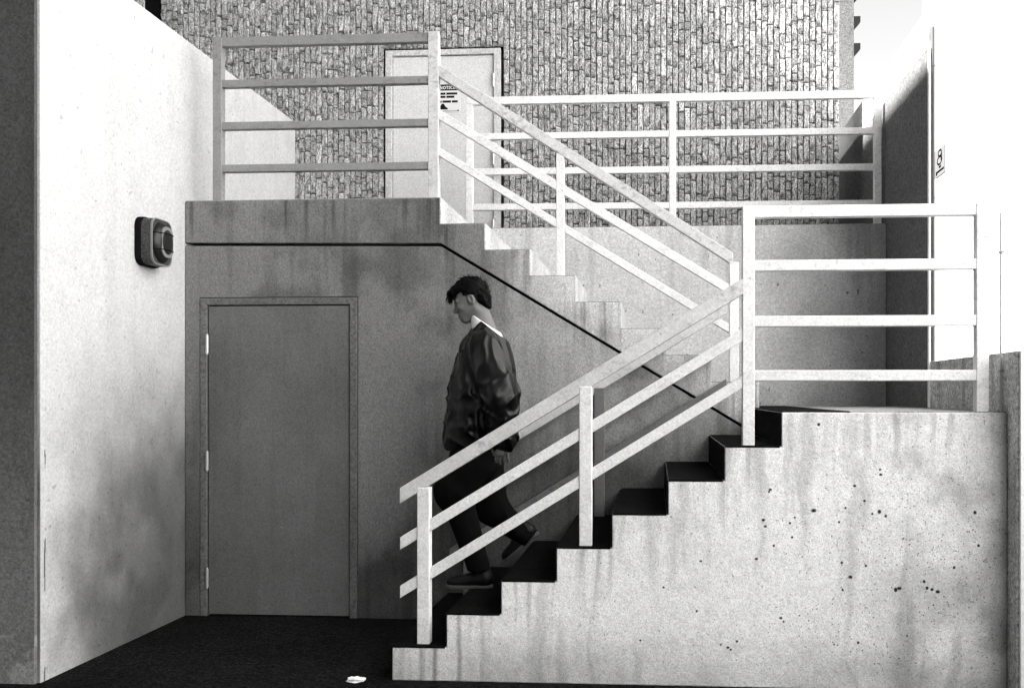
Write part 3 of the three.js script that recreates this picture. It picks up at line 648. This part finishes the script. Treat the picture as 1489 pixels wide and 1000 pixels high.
    d = Math.max(d, 1.165 - y + 0.1 * (x + 1.05) * 0 - 0.012 * vn3(x * 12, 1, z * 12));
    const nk = cone(x, y, z, [-1.06, 2.02, Z], [-0.995, 1.83, Z], 0.09, 0.072), pl = (x + 1.0) * 0.62 + (y - 1.9) * 0.78;
    return Math.max(d, -nk, pl);
  };
  mesh('jacket', net(jacket, [-1.36, 1.1, Z - 0.4], [-0.7, 1.97, Z + 0.42], 0.0075), mat({ color: grey(0.0015), roughness: 0.36, specularIntensity: 0.6, ior: 1.45 }), t);
  // wide trousers
  mesh('trousers', net((x, y, z) => {
    let d = ell(x, y, z, [-1.06, 1.14, Z], [0.145, 0.15, 0.175]);
    d = smin(d, cone(x, y, z, [-1.085, 1.08, Z + 0.1], [-1.175, 0.93, Z + 0.11], 0.12, 0.115), 0.06); d = smin(d, cone(x, y, z, [-1.165, 0.9, Z + 0.11], [-1.035, 0.47, Z + 0.1], 0.09, 0.062), 0.06);
    d = smin(d, cone(x, y, z, J.hpF, J.knF, 0.115, 0.095), 0.06); d = smin(d, cone(x, y, z, J.knF, J.anF, 0.092, 0.065), 0.05);
    d -= 0.016 * (1 - Math.abs(2 * vn3(x * 9 + y * 2, y * 7 + x * 4, z * 8) - 1) - 0.5);
    const cutF = (x - J.anF[0]) * 0.77 - (y - J.anF[1] - 0.02) * 0.63;
    return Math.max(d, Math.max(z < Z ? cutF - 0.03 : -1, z > Z ? 0.455 - y : -1), y - 1.24);
  }, [-1.38, 0.4, Z - 0.32], [-0.62, 1.28, Z + 0.34], 0.011), mat({ color: grey(0.003), roughness: 0.9, specularIntensity: 0.15 }), t);
  // shoes
  const shoe = (heel, ang, up, zz) => {
    const ca = Math.cos(ang), sa = Math.sin(ang), L = (x, y, z) => { const u = -(x - heel[0]), v = y - heel[1]; return [u * ca + v * sa, -u * sa + v * ca, z - zz]; };
    const upper = net((X, Y, Q) => {
      const [x, y, z] = L(X, Y, Q);
      let d = cone(x, y, z, [0.04, 0.055, 0], [0.13, 0.05, 0], 0.042, 0.04); d = smin(d, ell(x, y, z, [0.2, 0.035, -0.004], [0.072, 0.036, 0.046]), 0.04);
      d = smin(d, cone(x, y, z, [0.045, 0.06, 0], [0.05 , 0.12, 0], 0.042, 0.04), 0.03); return Math.max(d, 0.02 - y);
    }, [heel[0] - 0.34, heel[1] - 0.17, zz - 0.08], [heel[0] + 0.16, heel[1] + 0.2, zz + 0.08], 0.006);
    const o = mesh('shoe', upper, mat({ color: grey(0.004), roughness: 0.5, specularIntensity: 0.4 }), t);
    mesh('sole', net((X, Y, Q) => {
      const [x, y, z] = L(X, Y, Q); const w = 0.038 + 0.012 * sstep(0.08, 0.2, x), e = Math.hypot(Math.max(Math.abs(x - 0.135) - 0.09, 0), z * 0.05 / w) - 0.05;
      return Math.max(e, Math.abs(y - 0.012) - 0.011);
    }, [heel[0] - 0.34, heel[1] - 0.17, zz - 0.08], [heel[0] + 0.16, heel[1] + 0.16, zz + 0.08], 0.006), mat({ color: grey(0.07), roughness: 0.8 }), o);
  };
  shoe([-0.955, 2 * RISE + 0.006], 0.0, 0, Z + 0.1);
  shoe([-0.70, 3 * RISE + 0.125], -0.72, 0, Z - 0.1);
}

// ------------------------------------------------------------------ litter
{
  const g = new THREE.IcosahedronGeometry(0.05, 3), p = g.attributes.position;
  for (let i = 0; i < p.count; i++) { const x = p.getX(i), y = p.getY(i), z = p.getZ(i), n = 0.6 + 0.7 * vn3(x * 45 + 9, y * 45, z * 45); p.setXYZ(i, x * n * 1.25, Math.max(y * n * 0.42, -0.012) + 0.012, z * n * 0.8); p.setXYZ(i, p.getX(i) * 0.72, p.getY(i) * 0.8, p.getZ(i) * 0.8); }
  g.computeVertexNormals(); g.translate(-1.55, 0.002, -5.06);
  const o = mesh('litter_scrap', g, mat({ color: grey(0.85), roughness: 0.9 })); o.userData = { label: 'crumpled white paper scrap on the black ground before the bottom step', category: 'litter', kind: 'thing' };
}
renderer.render(scene, camera);
